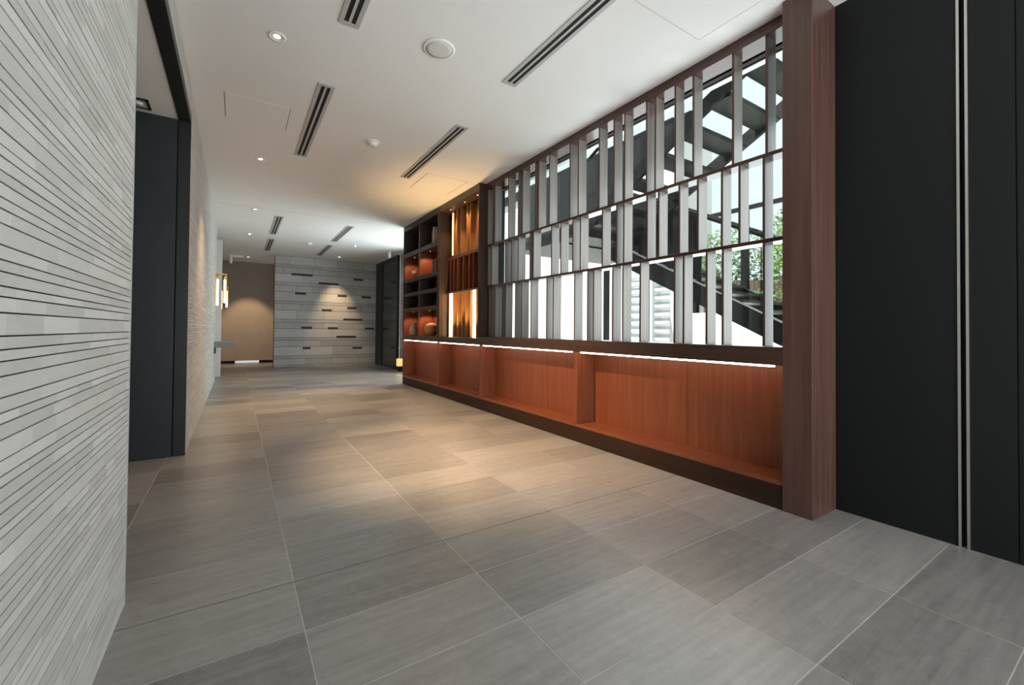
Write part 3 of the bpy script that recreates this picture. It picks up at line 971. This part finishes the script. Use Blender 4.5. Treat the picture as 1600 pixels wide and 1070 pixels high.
tree(13.0, 7.5, 4.2, 1.0, M['leafdk'], 'dark green garden tree behind the fence, left of the bright one')
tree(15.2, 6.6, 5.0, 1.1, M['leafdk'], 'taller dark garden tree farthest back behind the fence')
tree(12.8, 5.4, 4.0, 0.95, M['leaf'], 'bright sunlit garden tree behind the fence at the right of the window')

# ------------------------------------------------------------------ light
def area(name, loc, size, power, col, rot, shape='RECTANGLE', spread=None):
    l = bpy.data.lights.new(name, 'AREA')
    l.shape = shape
    l.size = size[0]
    l.size_y = size[1]
    l.energy = power
    l.color = col
    if spread: l.spread = spread
    o = bpy.data.objects.new(name, l)
    o.location = loc
    o.rotation_euler = rot
    COL.objects.link(o)
    return o

def spot(name, loc, target, power, col, angle, blend=0.6, radius=0.02):
    l = bpy.data.lights.new(name, 'SPOT')
    l.energy = power
    l.color = col
    l.spot_size = math.radians(angle)
    l.spot_blend = blend
    l.shadow_soft_size = radius
    o = bpy.data.objects.new(name, l)
    o.location = loc
    d = Vector(target) - Vector(loc)
    o.rotation_euler = d.to_track_quat('-Z', 'Y').to_euler()
    COL.objects.link(o)
    return o

WARM = (1.0, 0.68, 0.38)
DAY = (0.93, 0.97, 1.0)
# daylight through the entrance glazing, the far window, and the window behind the screen
area('entrance_daylight', (1.55, YB + 0.05, 1.25), (2.1, 2.35), 88, (0.96, 0.985, 1.0), (pi / 2 + 0.30, 0, 0))
area('far_window_daylight', (3.9, 8.05, 1.2), (2.2, 2.0), 160, DAY, (0, pi / 2 + 0.05, 0))
area('screen_window_daylight', (2.95, 2.1, 1.6), (1.6, 2.3), 48, DAY, (0, pi / 2 + 0.25, 0))

AIM = [((0.185, 2.897), (1.75, 3.0), 850, 62), ((0.193, 5.099), (0.55, 5.5), 190, 100), ((0.219, 7.30), (1.25, 6.0), 280, 56),
       ((0.195, 9.276), (0.5, 9.3), 80, 70), ((2.116, 9.334), (2.30, 8.35), 150, 46)]
for (x, y), (tx, ty), pw_, an in AIM:
    spot('downlight_beam', (x, y, ZC - 0.012), (tx, ty, 0), pw_, WARM, an, 1.0)
spot('alcove_beam', (-0.575, 3.74, 2.425), (-0.50, 3.0, 0), 40, WARM, 60, 0.9)
spot('downlight_beam', (0.24, 12.3, ZC - 0.012), (0.30, 13.0, 0.6), 170, WARM, 60, 0.5)
spot('downlight_beam', (2.114, 10.975, ZC - 0.012), (2.16, 11.5, 1.15), 170, WARM, 52, 1.0)
# cabinet lamps
for y in (4.62, 4.97, 5.40):
    spot('cabinet_lamp', (2.47, y, 2.59), (2.58, y, 1.9), 26.0, (1.0, 0.66, 0.28), 80, 0.9, 0.012)
for y in (6.20, 6.88):
    for z in (2.13, 1.21):
        spot('shelf_lamp', (2.53, y, z), (2.58, y + 0.1, z - 0.4), 5.5, (1.0, 0.60, 0.34), 120, 0.5, 0.01)
for y in (4.66, 4.95, 5.22, 5.36):
    spot('cabinet_lamp', (2.465, y, 0.85), (2.49, y, 2.6), 34.0, (1.0, 0.64, 0.28), 84, 0.9, 0.012)

sun = bpy.data.lights.new('sun', 'SUN')
sun.energy = 7.0
sun.angle = 0.01
sun.color = (1.0, 0.96, 0.90)
so = bpy.data.objects.new('sun', sun)
so.rotation_euler = Vector((0.62, -0.16, -0.77)).to_track_quat('-Z', 'Y').to_euler()
so.location = (0, 0, 12)
COL.objects.link(so)

w = bpy.data.worlds.new('sky')
SC.world = w
w.use_nodes = True
bg = w.node_tree.nodes['Background']
bg.inputs['Color'].default_value = (0.86, 0.93, 0.95, 1)
bg.inputs['Strength'].default_value = 1.2

# ------------------------------------------------------------------ camera
f_px, yaw, pitch, roll = 665.92, 0.5656, 0.0139, 0.0088
cam = bpy.data.cameras.new('camera')
cam.sensor_fit = 'HORIZONTAL'
cam.sensor_width = 36
cam.lens = f_px / 1600 * 36
cam.shift_x = 9.14 / 1600
cam.shift_y = -28.03 / 1600
cam.clip_start = 0.01
co = bpy.data.objects.new('camera', cam)
F = Vector((math.sin(yaw) * math.cos(pitch), math.cos(yaw) * math.cos(pitch), math.sin(pitch)))
R0 = Vector((math.cos(yaw), -math.sin(yaw), 0))
U0 = R0.cross(F)
c, s = math.cos(roll), math.sin(roll)
Rv = R0 * c + U0 * s
Uv = R0 * -s + U0 * c
co.matrix_world = Matrix(((Rv.x, Uv.x, -F.x, 0), (Rv.y, Uv.y, -F.y, 0), (Rv.z, Uv.z, -F.z, 0.9307), (0, 0, 0, 1)))
COL.objects.link(co)
SC.camera = co

SC.view_settings.view_transform = 'Standard'
SC.view_settings.look = 'None'
SC.view_settings.gamma = 1
SC.view_settings.use_curve_mapping = False
SC.view_settings.exposure = 0.0
try:
    SC.cycles.use_denoising = True
    SC.cycles.max_bounces = 8
    SC.cycles.sample_clamp_indirect = 4.0
except Exception:
    pass
